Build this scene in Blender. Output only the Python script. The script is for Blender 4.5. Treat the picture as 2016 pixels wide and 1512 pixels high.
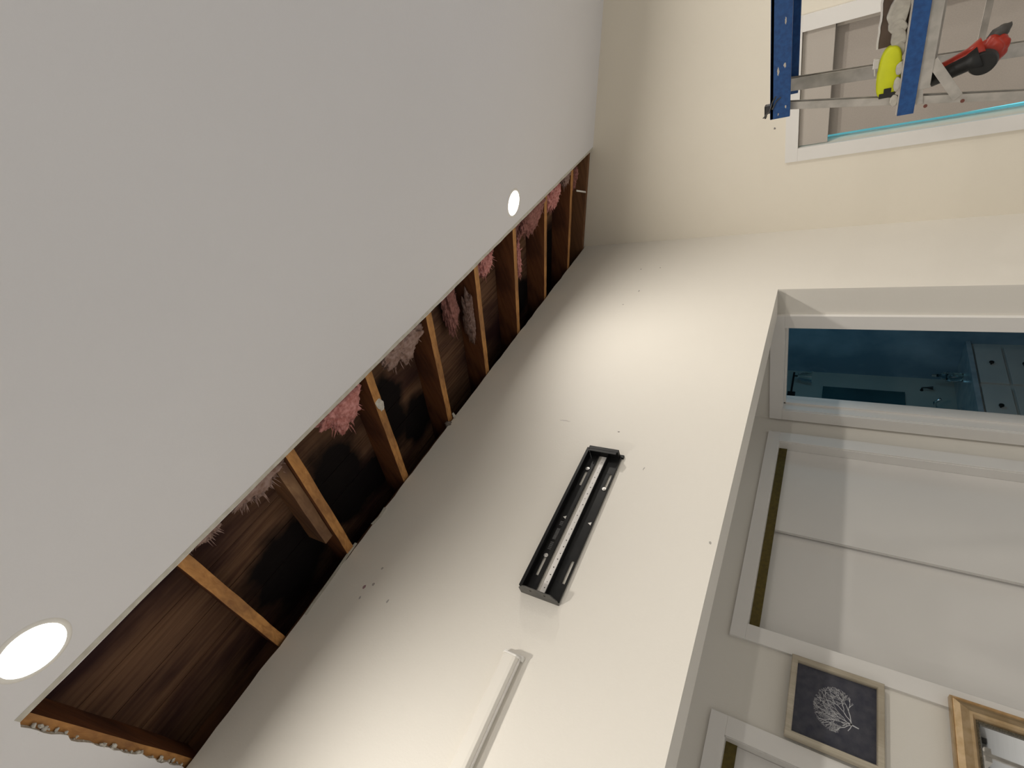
import bpy, bmesh, math, random
from mathutils import Vector, Matrix, noise
random.seed(7)
S = 1.5645          # metres per layout unit
H = 1.77            # camera height above the floor, metres
sc = bpy.context.scene
for o in list(bpy.data.objects): bpy.data.objects.remove(o)
col = sc.collection

# ---------------------------------------------------------------- camera (phone held turned on its side, pitched up)
R = ((0.4580336, 0.30112323, -0.83637911), (-0.65021047, 0.75507052, -0.08423091), (0.60616133, 0.58240305, 0.54164115))
cd = bpy.data.cameras.new('camera'); cam = bpy.data.objects.new('camera', cd); col.objects.link(cam)
r0, r1, r2 = [Vector(r) for r in R]
m = Matrix((r0, -r1, -r2)).transposed().to_4x4(); m.translation = Vector((0, 0, H)); cam.matrix_world = m
cd.sensor_width = 36; cd.lens = 955.08 * 36 / 2016; cd.clip_start = .02
sc.camera = cam
# ---------------------------------------------------------------- world, exposure
w = bpy.data.worlds.new('world'); sc.world = w; w.use_nodes = True
w.node_tree.nodes['Background'].inputs[0].default_value = (.22, .80, .95, 1)
w.node_tree.nodes['Background'].inputs[1].default_value = 1.3
vs = sc.view_settings; vs.view_transform = 'Standard'; vs.look = 'None'; vs.gamma = 1; vs.use_curve_mapping = False
vs.exposure = -0.12
SL = .305; C0 = .753                     # ceiling plane: Z = C0 + SL * Y
def cz(y): return C0 + SL * y
CN = Vector((0, -SL, 1)).normalized()
def P(x, y, z): return Vector((x * S, y * S, z * S + H))
FLOOR = -H / S
# recessed ceiling lights: light of each fitting
LP = [(1.338, .475), (-.138, .475), (-1.60, .475), (1.338, -.27), (-.138, -.27), (-1.60, -.27), (1.338, -1.15), (-.138, -1.15), (-1.6, -1.15)]
LW = {.475: 9.0, -.27: 15.0, -1.15: 15.0}
for i, (x, y) in enumerate(LP):
    ld = bpy.data.lights.new('downlight_lamp', 'AREA'); ld.shape = 'DISK'; ld.size = .09
    ld.energy = LW[y]; ld.color = (1, .945, .86); ld.spread = math.radians(160)
    lo = bpy.data.objects.new('downlight_lamp', ld); col.objects.link(lo)
    lo.location = P(x, y, cz(y)) - CN * .012
    lo.rotation_euler = Vector((0, 0, 1)).rotation_difference(CN).to_euler()
    lo['kind'] = 'structure'
# added dim bluish light for the bathroom, in place of an assumed unseen window
ld = bpy.data.lights.new('bathroom_blue_fill', 'AREA'); ld.shape = 'RECTANGLE'; ld.size = .5; ld.size_y = .7
ld.energy = 2.2; ld.color = (.30, .72, 1)
lo = bpy.data.objects.new('bathroom_blue_fill', ld); col.objects.link(lo)
lo.location = P(2.3, 1.15, .05); lo.rotation_euler = (math.radians(-90), 0, 0); lo.rotation_euler = (math.radians(90), 0, math.radians(0))

# ---------------------------------------------------------------- materials
def lin(c): return tuple(((v / 255) / 12.92 if v / 255 <= .04045 else ((v / 255 + .055) / 1.055) ** 2.4) for v in c) + (1,)
def base(name, color, rough=.6, metal=0.0, spec=None):
    mt = bpy.data.materials.new(name); mt.use_nodes = True
    b = mt.node_tree.nodes['Principled BSDF']
    b.inputs['Base Color'].default_value = color if len(color) == 4 else (*color, 1)
    b.inputs['Roughness'].default_value = rough; b.inputs['Metallic'].default_value = metal
    if spec is not None: b.inputs['Specular IOR Level'].default_value = spec
    return mt, mt.node_tree, b
def nd(t, k, **kw):
    n = t.nodes.new(k)
    for a, v in kw.items(): setattr(n, a, v)
    return n
def noisy(name, c1, c2, scale=(1, 1, 1), nscale=8, rough=.6, metal=0, bump=0, detail=6, lo=.35, hi=.65, bscale=None, spec=None):
    mt, t, b = base(name, c1, rough, metal, spec)
    tc = nd(t, 'ShaderNodeTexCoord'); mp = nd(t, 'ShaderNodeMapping'); mp.inputs['Scale'].default_value = scale
    nz = nd(t, 'ShaderNodeTexNoise'); nz.inputs['Scale'].default_value = nscale; nz.inputs['Detail'].default_value = detail
    cr = nd(t, 'ShaderNodeValToRGB'); cr.color_ramp.elements[0].position = lo; cr.color_ramp.elements[1].position = hi
    cr.color_ramp.elements[0].color = (*c1[:3], 1); cr.color_ramp.elements[1].color = (*c2[:3], 1)
    L = t.links.new
    L(tc.outputs['Object'], mp.inputs[0]); L(mp.outputs[0], nz.inputs['Vector']); L(nz.outputs['Fac'], cr.inputs[0]); L(cr.outputs[0], b.inputs['Base Color'])
    if bump:
        n2 = nd(t, 'ShaderNodeTexNoise'); n2.inputs['Scale'].default_value = bscale or nscale; n2.inputs['Detail'].default_value = 4
        bp = nd(t, 'ShaderNodeBump'); bp.inputs['Strength'].default_value = bump; bp.inputs['Distance'].default_value = .004
        L(mp.outputs[0], n2.inputs['Vector']); L(n2.outputs['Fac'], bp.inputs['Height']); L(bp.outputs[0], b.inputs['Normal'])
    return mt
def paint(name, c, spots=(), rough=.55, var=.015):
    c2 = tuple(max(0, v - var) for v in c[:3])
    mt = noisy(name, c, c2, nscale=1.5, rough=rough, bump=.10, bscale=160)
    if spots:                                        # nicks and smudges left on the paint, in world metres
        t = mt.node_tree; b = t.nodes['Principled BSDF']; src = b.inputs['Base Color'].links[0].from_socket
        geo = nd(t, 'ShaderNodeNewGeometry')
        nz = nd(t, 'ShaderNodeTexNoise'); nz.inputs['Scale'].default_value = 90
        va = nd(t, 'ShaderNodeVectorMath', operation='SCALE'); va.inputs['Scale'].default_value = .008
        vb = nd(t, 'ShaderNodeVectorMath', operation='ADD')
        t.links.new(geo.outputs['Position'], nz.inputs['Vector']); t.links.new(nz.outputs['Color'], va.inputs[0])
        t.links.new(geo.outputs['Position'], vb.inputs[0]); t.links.new(va.outputs[0], vb.inputs[1])
        for (x, y, z, sx, sz, colr) in spots:
            p = P(x, y, z) + Vector((.004, .004, .004))
            su = nd(t, 'ShaderNodeVectorMath', operation='SUBTRACT'); su.inputs[1].default_value = p
            mu = nd(t, 'ShaderNodeVectorMath', operation='MULTIPLY'); mu.inputs[1].default_value = (1 / sx, 1 / max(sx, sz), 1 / sz)
            le = nd(t, 'ShaderNodeVectorMath', operation='LENGTH')
            lt = nd(t, 'ShaderNodeMath', operation='LESS_THAN'); lt.inputs[1].default_value = 1
            mx = nd(t, 'ShaderNodeMix', data_type='RGBA'); mx.inputs[7].default_value = (*colr, 1)
            t.links.new(vb.outputs[0], su.inputs[0]); t.links.new(su.outputs[0], mu.inputs[0]); t.links.new(mu.outputs[0], le.inputs[0])
            t.links.new(le.outputs['Value'], lt.inputs[0]); t.links.new(lt.outputs[0], mx.inputs[0]); t.links.new(src, mx.inputs[6])
            src = mx.outputs[2]
        t.links.new(src, b.inputs['Base Color'])
    return mt
DK = (.22, .2, .19); BR = (.25, .12, .1)
wall_spots = [(.889, 1, .483, .003, .005, DK), (1.647, 1, .656, .010, .003, DK), (1.828, 1, .62, .005, .004, DK), (.609, 1, .181, .006, .004, (.4, .38, .35)),
              (.775, 1, .376, .008, .002, (.42, .4, .38)), (.242, 1, .944, .009, .006, (.3, .18, .2)), (.234, 1, .852, .008, .004, (.4, .38, .36)),
              (1.823, 1, .701, .003, .005, DK), (.256, 1, .923, .006, .006, (.42, .38, .36)), (.903, 1, .66, .003, .03, (.62, .58, .54)),
              (1.55, 1, .69, .005, .004, (.45, .42, .4)), (.30, 1, .93, .006, .005, (.45, .42, .4)), (.215, 1, .935, .007, .004, (.42, .4, .38))]
M = {}
M['wall'] = paint('wall_paint', (.80, .765, .70), wall_spots)
M['far'] = paint('far_wall_paint', (.80, .745, .64), [(2.078, .604, .231, .004, .006, DK)])
M['hall'] = paint('hall_paint', (.73, .70, .64))
M['ceil'] = paint('ceiling_paint', (.78, .775, .80))
M['trim'] = noisy('trim_paint', (.78, .76, .73), (.75, .73, .70), nscale=3, rough=.35)
M['door'] = noisy('door_paint', (.72, .70, .67), (.69, .67, .645), nscale=2, rough=.4)
M['gyp'] = noisy('gypsum', (.62, .60, .55), (.42, .39, .34), nscale=120, rough=.9, bump=.6)
M['paper'] = noisy('drywall_paper', (.60, .58, .51), (.50, .47, .40), nscale=40, rough=.85)
M['floor'] = noisy('pale_floor', (.60, .62, .655), (.55, .57, .60), scale=(1, 14, 1), nscale=3, rough=.5)
def wood(name, c1, c2, c3, axis, grain=60, rough=.75, stain=None):
    sc_ = [grain] * 3; sc_[axis] = grain * .045
    mt, t, b = base(name, c1, rough)
    L = t.links.new
    tc = nd(t, 'ShaderNodeTexCoord'); mp = nd(t, 'ShaderNodeMapping'); mp.inputs['Scale'].default_value = sc_
    n1 = nd(t, 'ShaderNodeTexNoise'); n1.inputs['Scale'].default_value = 1; n1.inputs['Detail'].default_value = 8; n1.inputs['Distortion'].default_value = .8
    cr = nd(t, 'ShaderNodeValToRGB'); e = cr.color_ramp.elements; e[0].position = .3; e[1].position = .72
    e[0].color = (*c1, 1); e[1].color = (*c2, 1)
    k = e.new(.5); k.color = (*[(a + b_) / 2 for a, b_ in zip(c1, c2)], 1)
    n2 = nd(t, 'ShaderNodeTexNoise'); n2.inputs['Scale'].default_value = 5 if stain is None else stain; n2.inputs['Detail'].default_value = 5
    c2r = nd(t, 'ShaderNodeValToRGB'); c2r.color_ramp.elements[0].position = .42; c2r.color_ramp.elements[1].position = .62
    mx = nd(t, 'ShaderNodeMix', data_type='RGBA'); mx.inputs[7].default_value = (*c3, 1)
    bp = nd(t, 'ShaderNodeBump'); bp.inputs['Strength'].default_value = .5; bp.inputs['Distance'].default_value = .003
    m2 = nd(t, 'ShaderNodeMapping'); s2 = [1, 1, 1]; s2[axis] = .35; m2.inputs['Scale'].default_value = s2
    L(tc.outputs['Object'], mp.inputs[0]); L(mp.outputs[0], n1.inputs['Vector']); L(n1.outputs['Fac'], cr.inputs[0])
    L(tc.outputs['Object'], m2.inputs[0]); L(m2.outputs[0], n2.inputs['Vector']); L(n2.outputs['Fac'], c2r.inputs[0])
    L(c2r.outputs[0], mx.inputs[0]); L(cr.outputs[0], mx.inputs[6]); L(mx.outputs[2], b.inputs['Base Color'])
    L(n1.outputs['Fac'], bp.inputs['Height']); L(bp.outputs[0], b.inputs['Normal'])
    return mt
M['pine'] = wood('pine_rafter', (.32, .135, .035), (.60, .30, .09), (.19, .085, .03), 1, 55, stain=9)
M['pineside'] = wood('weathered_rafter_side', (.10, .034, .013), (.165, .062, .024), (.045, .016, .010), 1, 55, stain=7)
M['pinedark'] = wood('old_pine', (.13, .055, .02), (.22, .10, .04), (.05, .02, .01), 1, 60)
M['nail'] = wood('old_brown_board', (.20, .10, .045), (.30, .17, .08), (.10, .045, .025), 1, 50)
M['deck'] = wood('roof_deck_boards', (.085, .04, .022), (.19, .105, .06), (.03, .012, .012), 0, 45, stain=4)
M['plate'] = wood('plate_wood', (.12, .045, .018), (.20, .085, .035), (.03, .012, .008), 0, 50, stain=6)
M['pink'] = noisy('pink_fibreglass', (.64, .30, .28), (.40, .14, .12), nscale=60, rough=1, bump=1.0, bscale=140)
M['dustpink'] = noisy('dusty_pink_fibreglass', (.34, .15, .13), (.20, .08, .065), nscale=60, rough=1, bump=1.0, bscale=140)
M['greyfib'] = noisy('dusty_fibre', (.36, .25, .22), (.22, .13, .10), nscale=50, rough=1, bump=1.0, bscale=140)
M['black'] = noisy('black_steel', (.006, .006, .0065), (.009, .009, .009), nscale=40, rough=.5, spec=.3)
M['grey'] = noisy('grey_print', (.12, .12, .12), (.07, .07, .07), nscale=300, rough=.6)
M['endcap'] = noisy('grey_end_plate', (.10, .095, .085), (.06, .06, .055), nscale=30, rough=.4, metal=.4)
M['screw'], _, _ = base('screw_steel', (.75, .73, .70), .3, .8)
M['white'] = noisy('white_plastic', (.85, .83, .79), (.82, .80, .76), nscale=5, rough=.4)
M['cover'] = noisy('raceway_plastic', (.81, .775, .71), (.80, .765, .70), nscale=5, rough=.5)
M['whitemet'] = noisy('pale_strip', (.86, .83, .80), (.80, .77, .74), nscale=60, rough=.5)
M['alu'] = noisy('worn_aluminium', (.55, .52, .48), (.40, .38, .35), nscale=25, rough=.45, metal=.55, bump=.1)
M['blue'] = noisy('blue_ladder_plastic', (.006, .055, .20), (.012, .085, .28), nscale=90, rough=.45, bump=.15)
M['splash'] = noisy('dried_plaster', (.6, .57, .5), (.45, .42, .37), nscale=60, rough=.9)
M['shade'] = noisy('shade_fabric', (.40, .355, .315), (.37, .33, .295), nscale=200, rough=.9)
M['shade2'] = noisy('shade_cassette', (.47, .425, .38), (.45, .41, .365), nscale=200, rough=.8)
M['olive'] = noisy('brass_track', (.13, .10, .025), (.09, .07, .02), nscale=60, rough=.45, metal=.6)
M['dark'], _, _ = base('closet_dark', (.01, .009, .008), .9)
M['tile'] = noisy('blue_marble_tile', (.16, .27, .36), (.30, .44, .55), scale=(1, 1, .8), nscale=3.2, rough=.3, lo=.4, hi=.7)
M['bath'] = noisy('bathroom_paint', (.42, .46, .42), (.38, .42, .39), nscale=3, rough=.5)
M['cabinet'] = noisy('vanity_paint', (.55, .56, .53), (.5, .51, .49), nscale=3, rough=.5)
M['stone'] = noisy('vanity_top_marble', (.40, .46, .50), (.28, .34, .38), nscale=9, rough=.25)
M['bronze'], _, _ = base('dark_bronze', (.02, .018, .016), .4, .6)
M['mirror'], _, _ = base('mirror_glass', (.85, .86, .86), .02, 1.0)
M['mirror2'], _, _ = base('vanity_mirror_glass', (.10, .22, .24), .08, .9)
M['chrome'], _, _ = base('chrome', (.8, .8, .8), .12, 1.0)
mt, t, b = base('clear_glass', (.75, .85, .85), .05); b.inputs['Transmission Weight'].default_value = 1; M['glass'] = mt
M['gold'] = noisy('champagne_gold', (.62, .46, .28), (.50, .35, .19), scale=(1, 1, 1), nscale=30, rough=.33, metal=.75)
M['bead'] = noisy('dark_beading', (.05, .045, .035), (.16, .14, .10), nscale=260, rough=.4, metal=.4)
M['driftw'] = wood('weathered_frame_wood', (.42, .37, .28), (.58, .52, .42), (.36, .31, .23), 2, 80)
M['navy'] = noisy('slate_canvas', (.035, .037, .055), (.065, .065, .08), nscale=30, rough=.8, bump=.3, bscale=400)
M['coral'] = noisy('white_ink', (.62, .62, .63), (.45, .45, .47), nscale=80, rough=.8)
M['yellow'] = noisy('fluorescent_yellow', (.72, .76, .01), (.62, .66, .01), nscale=20, rough=.45)
M['blackp'], _, _ = base('black_plastic', (.012, .012, .012), .5)
M['red'] = noisy('red_plastic', (.45, .035, .015), (.28, .02, .012), nscale=20, rough=.35)
M['tip'], _, _ = base('dark_grey_plastic', (.06, .055, .05), .5)
M['rust'], _, _ = base('rusty_rivet', (.16, .05, .035), .6)
M['curtain'] = noisy('pale_curtain', (.5, .49, .44), (.42, .41, .36), nscale=4, rough=.9)
mt, t, b = base('lens', (1, 1, 1), .5); b.inputs['Emission Color'].default_value = (1, .95, .86, 1); b.inputs['Emission Strength'].default_value = 9; M['lens'] = mt

# ---------------------------------------------------------------- mesh helpers (coordinates in layout units)
def bx(bm, x0, x1, y0, y1, z0, z1, mi=0):
    vs_ = [bm.verts.new(P(x, y, z)) for x in (x0, x1) for y in (y0, y1) for z in (z0, z1)]
    for f in ((0, 1, 3, 2), (4, 6, 7, 5), (0, 4, 5, 1), (2, 3, 7, 6), (0, 2, 6, 4), (1, 5, 7, 3)):
        fc = bm.faces.new([vs_[i] for i in f]); fc.material_index = mi
def hexa(bm, a, b):
    """a, b: four world points each, joined to a solid"""
    va = [bm.verts.new(p) for p in a]; vb = [bm.verts.new(p) for p in b]
    n = len(va)
    bm.faces.new(va); bm.faces.new(list(reversed(vb)))
    for i in range(n): bm.faces.new((va[i], vb[i], vb[(i + 1) % n], va[(i + 1) % n]))
def prism(bm, pts, d, side_mi=0, base_mi=0):
    va = [bm.verts.new(p) for p in pts]; vb = [bm.verts.new(p + d) for p in pts]
    f1 = bm.faces.new(va); f2 = bm.faces.new(list(reversed(vb)))
    f1.material_index = base_mi; f2.material_index = side_mi
    for i in range(len(va)):
        f = bm.faces.new((va[i], vb[i], vb[(i + 1) % len(va)], va[(i + 1) % len(va)])); f.material_index = side_mi
def tube(bm, pts, rad, n=8, closed=True):
    rings = []
    rr = rad if isinstance(rad, (list, tuple)) else [rad] * len(pts)
    for i, p in enumerate(pts):
        d = (pts[min(i + 1, len(pts) - 1)] - pts[max(i - 1, 0)]).normalized()
        u = d.orthogonal().normalized() if i == 0 else (u - d * u.dot(d)).normalized()
        v = d.cross(u)
        rings.append([bm.verts.new(p + (u * math.cos(a) + v * math.sin(a)) * rr[i]) for a in [2 * math.pi * k / n for k in range(n)]])
    for a, b_ in zip(rings, rings[1:]):
        for k in range(n): bm.faces.new((a[k], a[(k + 1) % n], b_[(k + 1) % n], b_[k]))
    if closed: bm.faces.new(list(reversed(rings[0]))); bm.faces.new(rings[-1])
def disc(bm, c, nrm, r, h, n=32, r2=None):
    nrm = nrm.normalized(); tube(bm, [c, c + nrm * h], [r, r if r2 is None else r2], n)
def bar(bm, a, b, wv, tv):
    """a bar from a to b with half-width vector wv and half-thickness vector tv (world)"""
    hexa(bm, [a - wv - tv, a + wv - tv, a + wv + tv, a - wv + tv], [b - wv - tv, b + wv - tv, b + wv + tv, b - wv + tv])
def origin_of(o):
    v = o.matrix_basis.translation.copy()
    return v + (origin_of(o.parent) if o.parent else Vector((0, 0, 0)))
def obj(name, bm, mats, parent=None, bevel=0, smooth=False, at=None):
    bmesh.ops.recalc_face_normals(bm, faces=bm.faces)
    me = bpy.data.meshes.new(name); bm.to_mesh(me); bm.free()
    if not isinstance(mats, (list, tuple)): mats = [mats]
    for m_ in mats: me.materials.append(m_)
    o = bpy.data.objects.new(name, me); col.objects.link(o)
    if parent: org = origin_of(parent)
    else:
        vv = [v.co for v in me.vertices]; lo = Vector([min(v[i] for v in vv) for i in range(3)]); hi = Vector([max(v[i] for v in vv) for i in range(3)])
        org = at if at is not None else Vector(((lo.x + hi.x) / 2, (lo.y + hi.y) / 2, lo.z))
    me.transform(Matrix.Translation(-org))
    if parent: o.parent = parent
    else: o.location = org
    if smooth:
        for f in me.polygons: f.use_smooth = True
    if bevel:
        md = o.modifiers.new('bevel', 'BEVEL'); md.width = bevel; md.segments = 2; md.limit_method = 'ANGLE'; md.angle_limit = math.radians(35)
    return o
def thing(name, label, cat, loc, group=None):
    o = bpy.data.objects.new(name, None); col.objects.link(o); o.location = loc; o.empty_display_size = .05
    o['label'] = label; o['category'] = cat
    if group: o['group'] = group
    return o
def tag(o, label, cat, group=None):
    o['label'] = label; o['category'] = cat
    if group: o['group'] = group
    return o
def struct(o): o['kind'] = 'structure'; return o
def sroot(name, loc):
    o = bpy.data.objects.new(name, None); col.objects.link(o); o.location = loc; o['kind'] = 'structure'; return o
def dup(root, delta, label, name=None):
    r = root.copy(); col.objects.link(r); r.location = root.location + delta; r['label'] = label
    for ch in list(root.children):
        c = ch.copy(); col.objects.link(c); c.parent = r
        for g in list(ch.children):
            d = g.copy(); col.objects.link(d); d.parent = c
    return r
B = bmesh.new
def cells(bm, axis, c0, c1, ur, zr, holes):
    """wall slab on plane axis ('x' or 'y') between c0 and c1, spanning ur x zr with rectangular holes (u0,u1,z0,z1)"""
    us = sorted({ur[0], ur[1], *[h[i] for h in holes for i in (0, 1)]}); zs = sorted({zr[0], zr[1], *[h[i] for h in holes for i in (2, 3)]})
    us = [u for u in us if ur[0] <= u <= ur[1]]; zs = [z for z in zs if zr[0] <= z <= zr[1]]
    for u0, u1 in zip(us, us[1:]):
        for z0, z1 in zip(zs, zs[1:]):
            um, zm = (u0 + u1) / 2, (z0 + z1) / 2
            if any(h[0] < um < h[1] and h[2] < zm < h[3] for h in holes): continue
            if axis == 'x': bx(bm, c0, c1, u0, u1, z0, z1)
            else: bx(bm, u0, u1, c0, c1, z0, z1)

# ================================================================ the room shell
XF = 2.078        # far wall
XH = 1.640        # end wall of the hall
YB = 1.622        # back wall of the hall
HD = .166         # underside of the header
YT = 1.108        # back face of the television wall
XN, YN = -2.55, -1.85
CUTX, CUTY = -.216, .557
TH = .0081
bm = B(); bx(bm, XN - .1, 3.1, YN - .1, 2.6, FLOOR - .03, FLOOR); struct(obj('floor', bm, M['floor']))
# ceiling board with the torn strip missing along the television wall
rnd = random.Random(3)
def rag(a, b, n, amp, fn):
    out = []
    for i in range(n + 1):
        t_ = i / n; v = noise.noise(Vector((t_ * n * .45, fn, 0))) * amp + rnd.uniform(-1, 1) * amp * .35
        out.append((a + (b - a) * t_, v))
    return out
pts = [(XN, YN), (XF, YN)]
for x, v in rag(XF, CUTX, 60, .0022, 3.3): pts.append((x, CUTY + v))
for y, v in rag(CUTY + .008, .997, 30, .0045, 8.1): pts.append((CUTX + v - .004, y))
pts += [(CUTX - .01, 1.0), (XN, 1.0)]
bm = B(); prism(bm, [P(x, y, cz(y)) for x, y in pts], CN * TH * S, 1, 0)
ceiling = struct(obj('ceiling', bm, [M['ceil'], M['gyp']]))
# bare paper margin along the cut
bm = B(); q = []
for x, v in rag(XF - .004, CUTX, 70, .002, 5.7): q.append((x, CUTY - .0105 + v * .8))
q2 = [(x, CUTY - .0005) for x, v in reversed(rag(XF - .004, CUTX, 10, 0, 1))]
prism(bm, [P(x, y, cz(y)) - CN * .0006 for x, y in q + q2], CN * .0004)
o = obj('bare_paper_edge', bm, M['paper'], ceiling); o['label'] = 'greyish bare paper edge along the cut'
# scuffed margin and crumbs along the near torn end
bm = B()
for i in range(60):
    y = rnd.uniform(CUTY, .99); r_ = rnd.uniform(.0025, .0065)
    c = P(CUTX - .004 + rnd.uniform(-.004, .005), y, cz(y)) + CN * rnd.uniform(.002, .011)
    bmesh.ops.create_icosphere(bm, subdivisions=1, radius=r_, matrix=Matrix.Translation(c) @ Matrix.Diagonal((rnd.uniform(.5, 1.4), rnd.uniform(.6, 1.7), .8, 1)))
for v in bm.verts: v.co += Vector((rnd.uniform(-1, 1), rnd.uniform(-1, 1), rnd.uniform(-1, 1))) * .0013
o = obj('torn_gypsum_edge', bm, M['gyp'], ceiling); o['label'] = 'ragged crumbling gypsum along the torn end'

# television wall: ragged sheet edge at the top, opening to the hall below
bm = B()
top = []
for x, v in rag(XN, XF, 150, .0035, 1.7): top.append((x, 1.0615 + (v if x > CUTX else 0) - (.004 if .28 < x < .42 else 0)))
outl = [(XF, FLOOR), (XH, FLOOR), (XH, HD), (XN, HD)] + top
outl = [(x, z) for x, z in outl]
prism(bm, [P(x, 1.0, z) for x, z in outl], Vector((0, TH * S, 0)), 1, 0)
bx(bm, XN, XH, 1.008, YT, HD, 1.035); bx(bm, XH, XF, 1.008, YT, FLOOR, 1.035)
tv_wall = struct(obj('wall_left', bm, [M['wall'], M['gyp']]))
for f in tv_wall.data.polygons:       # only the top edge shows bare gypsum
    if f.material_index == 1 and (f.center.z + tv_wall.location.z) < (1.04 * S + H): f.material_index = 0
# lifted strip of face paper at the cut
bm = B()
st = [(.335, 1.062), (.30, 1.060), (.25, 1.056), (.21, 1.053), (.165, 1.052), (.125, 1.049)]
prism(bm, [P(x, .9985, z) for x, z in st] + [P(x, .9982, z + .0095) for x, z in reversed(st)], Vector((0, .0012, 0)))
st = [(.46, 1.055), (.43, 1.049), (.40, 1.056)]
prism(bm, [P(x, .9985, z) for x, z in st] + [P(x, .998, z + .010) for x, z in reversed(st)], Vector((0, .0012, 0)))
obj('peeling_paper', bm, M['paper'], tv_wall)['label'] = 'torn strips of paper curling from the cut edge'
# far wall with the window
WY0, WY1, WZ1, WZ0 = .330, .683, .156, -.80
bm = B(); cells(bm, 'x', XF, XF + .09, (YN, 1.108), (FLOOR, 1.25), [(WY0, WY1, WZ0, WZ1)]); struct(obj('wall_far', bm, M['far']))
# end wall of the hall with the bathroom doorway
DY0, DY1, DZ = 1.154, 1.560, .141
bm = B(); cells(bm, 'x', XH, XH + .075, (1.0001 + TH, 2.6), (FLOOR, .34), [(DY0, DY1, FLOOR - .01, DZ)]); struct(obj('wall_end', bm, M['hall']))
# back wall of the hall with two closets
K1 = (.743, 1.508, FLOOR - .01, .138); K2 = (-.45, .431, FLOOR - .01, .146)
bm = B(); cells(bm, 'y', YB, YB + .08, (XN, XH), (FLOOR, .34), [K1, K2]); struct(obj('wall_back', bm, M['hall']))
bm = B(); bx(bm, XN, XH, YT, YB + .08, .34, .37); struct(obj('ceiling.001', bm, M['ceil']))
bm = B(); bx(bm, XN - .06, XN, YN, 2.2, FLOOR, 1.4); struct(obj('wall_near', bm, M['wall']))
bm = B(); bx(bm, XN, XF + .09, YN - .06, YN, FLOOR, 1.25); struct(obj('wall_right', bm, M['wall']))
# closet linings (dark inside)
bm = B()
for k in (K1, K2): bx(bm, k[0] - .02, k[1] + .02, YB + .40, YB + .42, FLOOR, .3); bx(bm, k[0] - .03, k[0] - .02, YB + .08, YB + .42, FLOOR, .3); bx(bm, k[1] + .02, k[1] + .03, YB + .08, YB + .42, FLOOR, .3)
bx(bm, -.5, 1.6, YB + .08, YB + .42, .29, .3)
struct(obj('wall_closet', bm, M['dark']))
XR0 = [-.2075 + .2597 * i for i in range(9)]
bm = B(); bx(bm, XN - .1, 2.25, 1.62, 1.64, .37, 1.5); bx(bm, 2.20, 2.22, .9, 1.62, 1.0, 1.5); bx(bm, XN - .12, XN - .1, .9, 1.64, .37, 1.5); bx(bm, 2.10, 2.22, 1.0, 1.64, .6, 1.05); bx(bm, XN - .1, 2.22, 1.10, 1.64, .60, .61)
struct(obj('attic_light_block', bm, M['dark']))  # added near-black closure round the roof space, keeps sky light from leaking in
# roof sheathing over the opening
DP = .094
def slabC(bm, x0, x1, y0, y1, d0, d1):
    hexa(bm, [P(x0, y0, cz(y0) + d0), P(x1, y0, cz(y0) + d0), P(x1, y1, cz(y1) + d0), P(x0, y1, cz(y1) + d0)],
             [P(x0, y0, cz(y0) + d1), P(x1, y0, cz(y0) + d1), P(x1, y1, cz(y1) + d1), P(x0, y1, cz(y1) + d1)])
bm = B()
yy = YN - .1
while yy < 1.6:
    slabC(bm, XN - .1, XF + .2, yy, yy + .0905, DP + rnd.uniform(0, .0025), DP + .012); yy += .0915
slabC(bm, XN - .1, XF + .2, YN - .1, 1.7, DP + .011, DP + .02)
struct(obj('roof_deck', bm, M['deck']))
# wall plate and the blocking board behind the top of the television wall
bm = B(); bx(bm, XN, XF + .1, 1.009, 1.075, 1.035, 1.052); bx(bm, XN, XR0[1] - .0, 1.060, 1.075, 1.05, cz(1.06) + DP)
struct(obj('wall_plate', bm, M['plate']))

# ================================================================ rafters
M['deck'].node_tree.nodes['Principled BSDF'].inputs['Specular IOR Level'].default_value = .12
M['pineside'].node_tree.nodes['Principled BSDF'].inputs['Specular IOR Level'].default_value = .2
def painted_voids(mt, spots, colr, amp=.09):
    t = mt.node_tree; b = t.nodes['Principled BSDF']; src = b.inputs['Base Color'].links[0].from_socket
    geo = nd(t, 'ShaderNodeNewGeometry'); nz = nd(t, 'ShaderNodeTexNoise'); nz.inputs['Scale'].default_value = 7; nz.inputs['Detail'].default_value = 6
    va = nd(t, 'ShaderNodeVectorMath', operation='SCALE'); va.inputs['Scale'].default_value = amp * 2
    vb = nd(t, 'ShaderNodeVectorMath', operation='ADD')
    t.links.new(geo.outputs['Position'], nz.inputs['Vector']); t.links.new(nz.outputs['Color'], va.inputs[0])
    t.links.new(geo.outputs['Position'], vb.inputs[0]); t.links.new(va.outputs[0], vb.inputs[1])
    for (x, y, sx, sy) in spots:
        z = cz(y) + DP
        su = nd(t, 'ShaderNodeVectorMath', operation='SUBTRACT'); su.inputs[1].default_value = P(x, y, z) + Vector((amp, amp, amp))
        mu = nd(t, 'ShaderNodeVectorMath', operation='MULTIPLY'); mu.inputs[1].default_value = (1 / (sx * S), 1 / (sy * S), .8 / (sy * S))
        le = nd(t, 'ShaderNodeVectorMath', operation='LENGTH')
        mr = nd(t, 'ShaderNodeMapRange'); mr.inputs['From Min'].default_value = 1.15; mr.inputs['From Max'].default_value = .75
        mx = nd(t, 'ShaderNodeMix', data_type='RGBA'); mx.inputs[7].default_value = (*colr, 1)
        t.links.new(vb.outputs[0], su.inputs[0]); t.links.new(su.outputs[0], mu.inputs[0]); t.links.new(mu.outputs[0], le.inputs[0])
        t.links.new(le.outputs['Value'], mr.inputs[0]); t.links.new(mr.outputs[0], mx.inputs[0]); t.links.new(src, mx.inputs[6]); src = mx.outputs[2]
    t.links.new(src, b.inputs['Base Color'])
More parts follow.
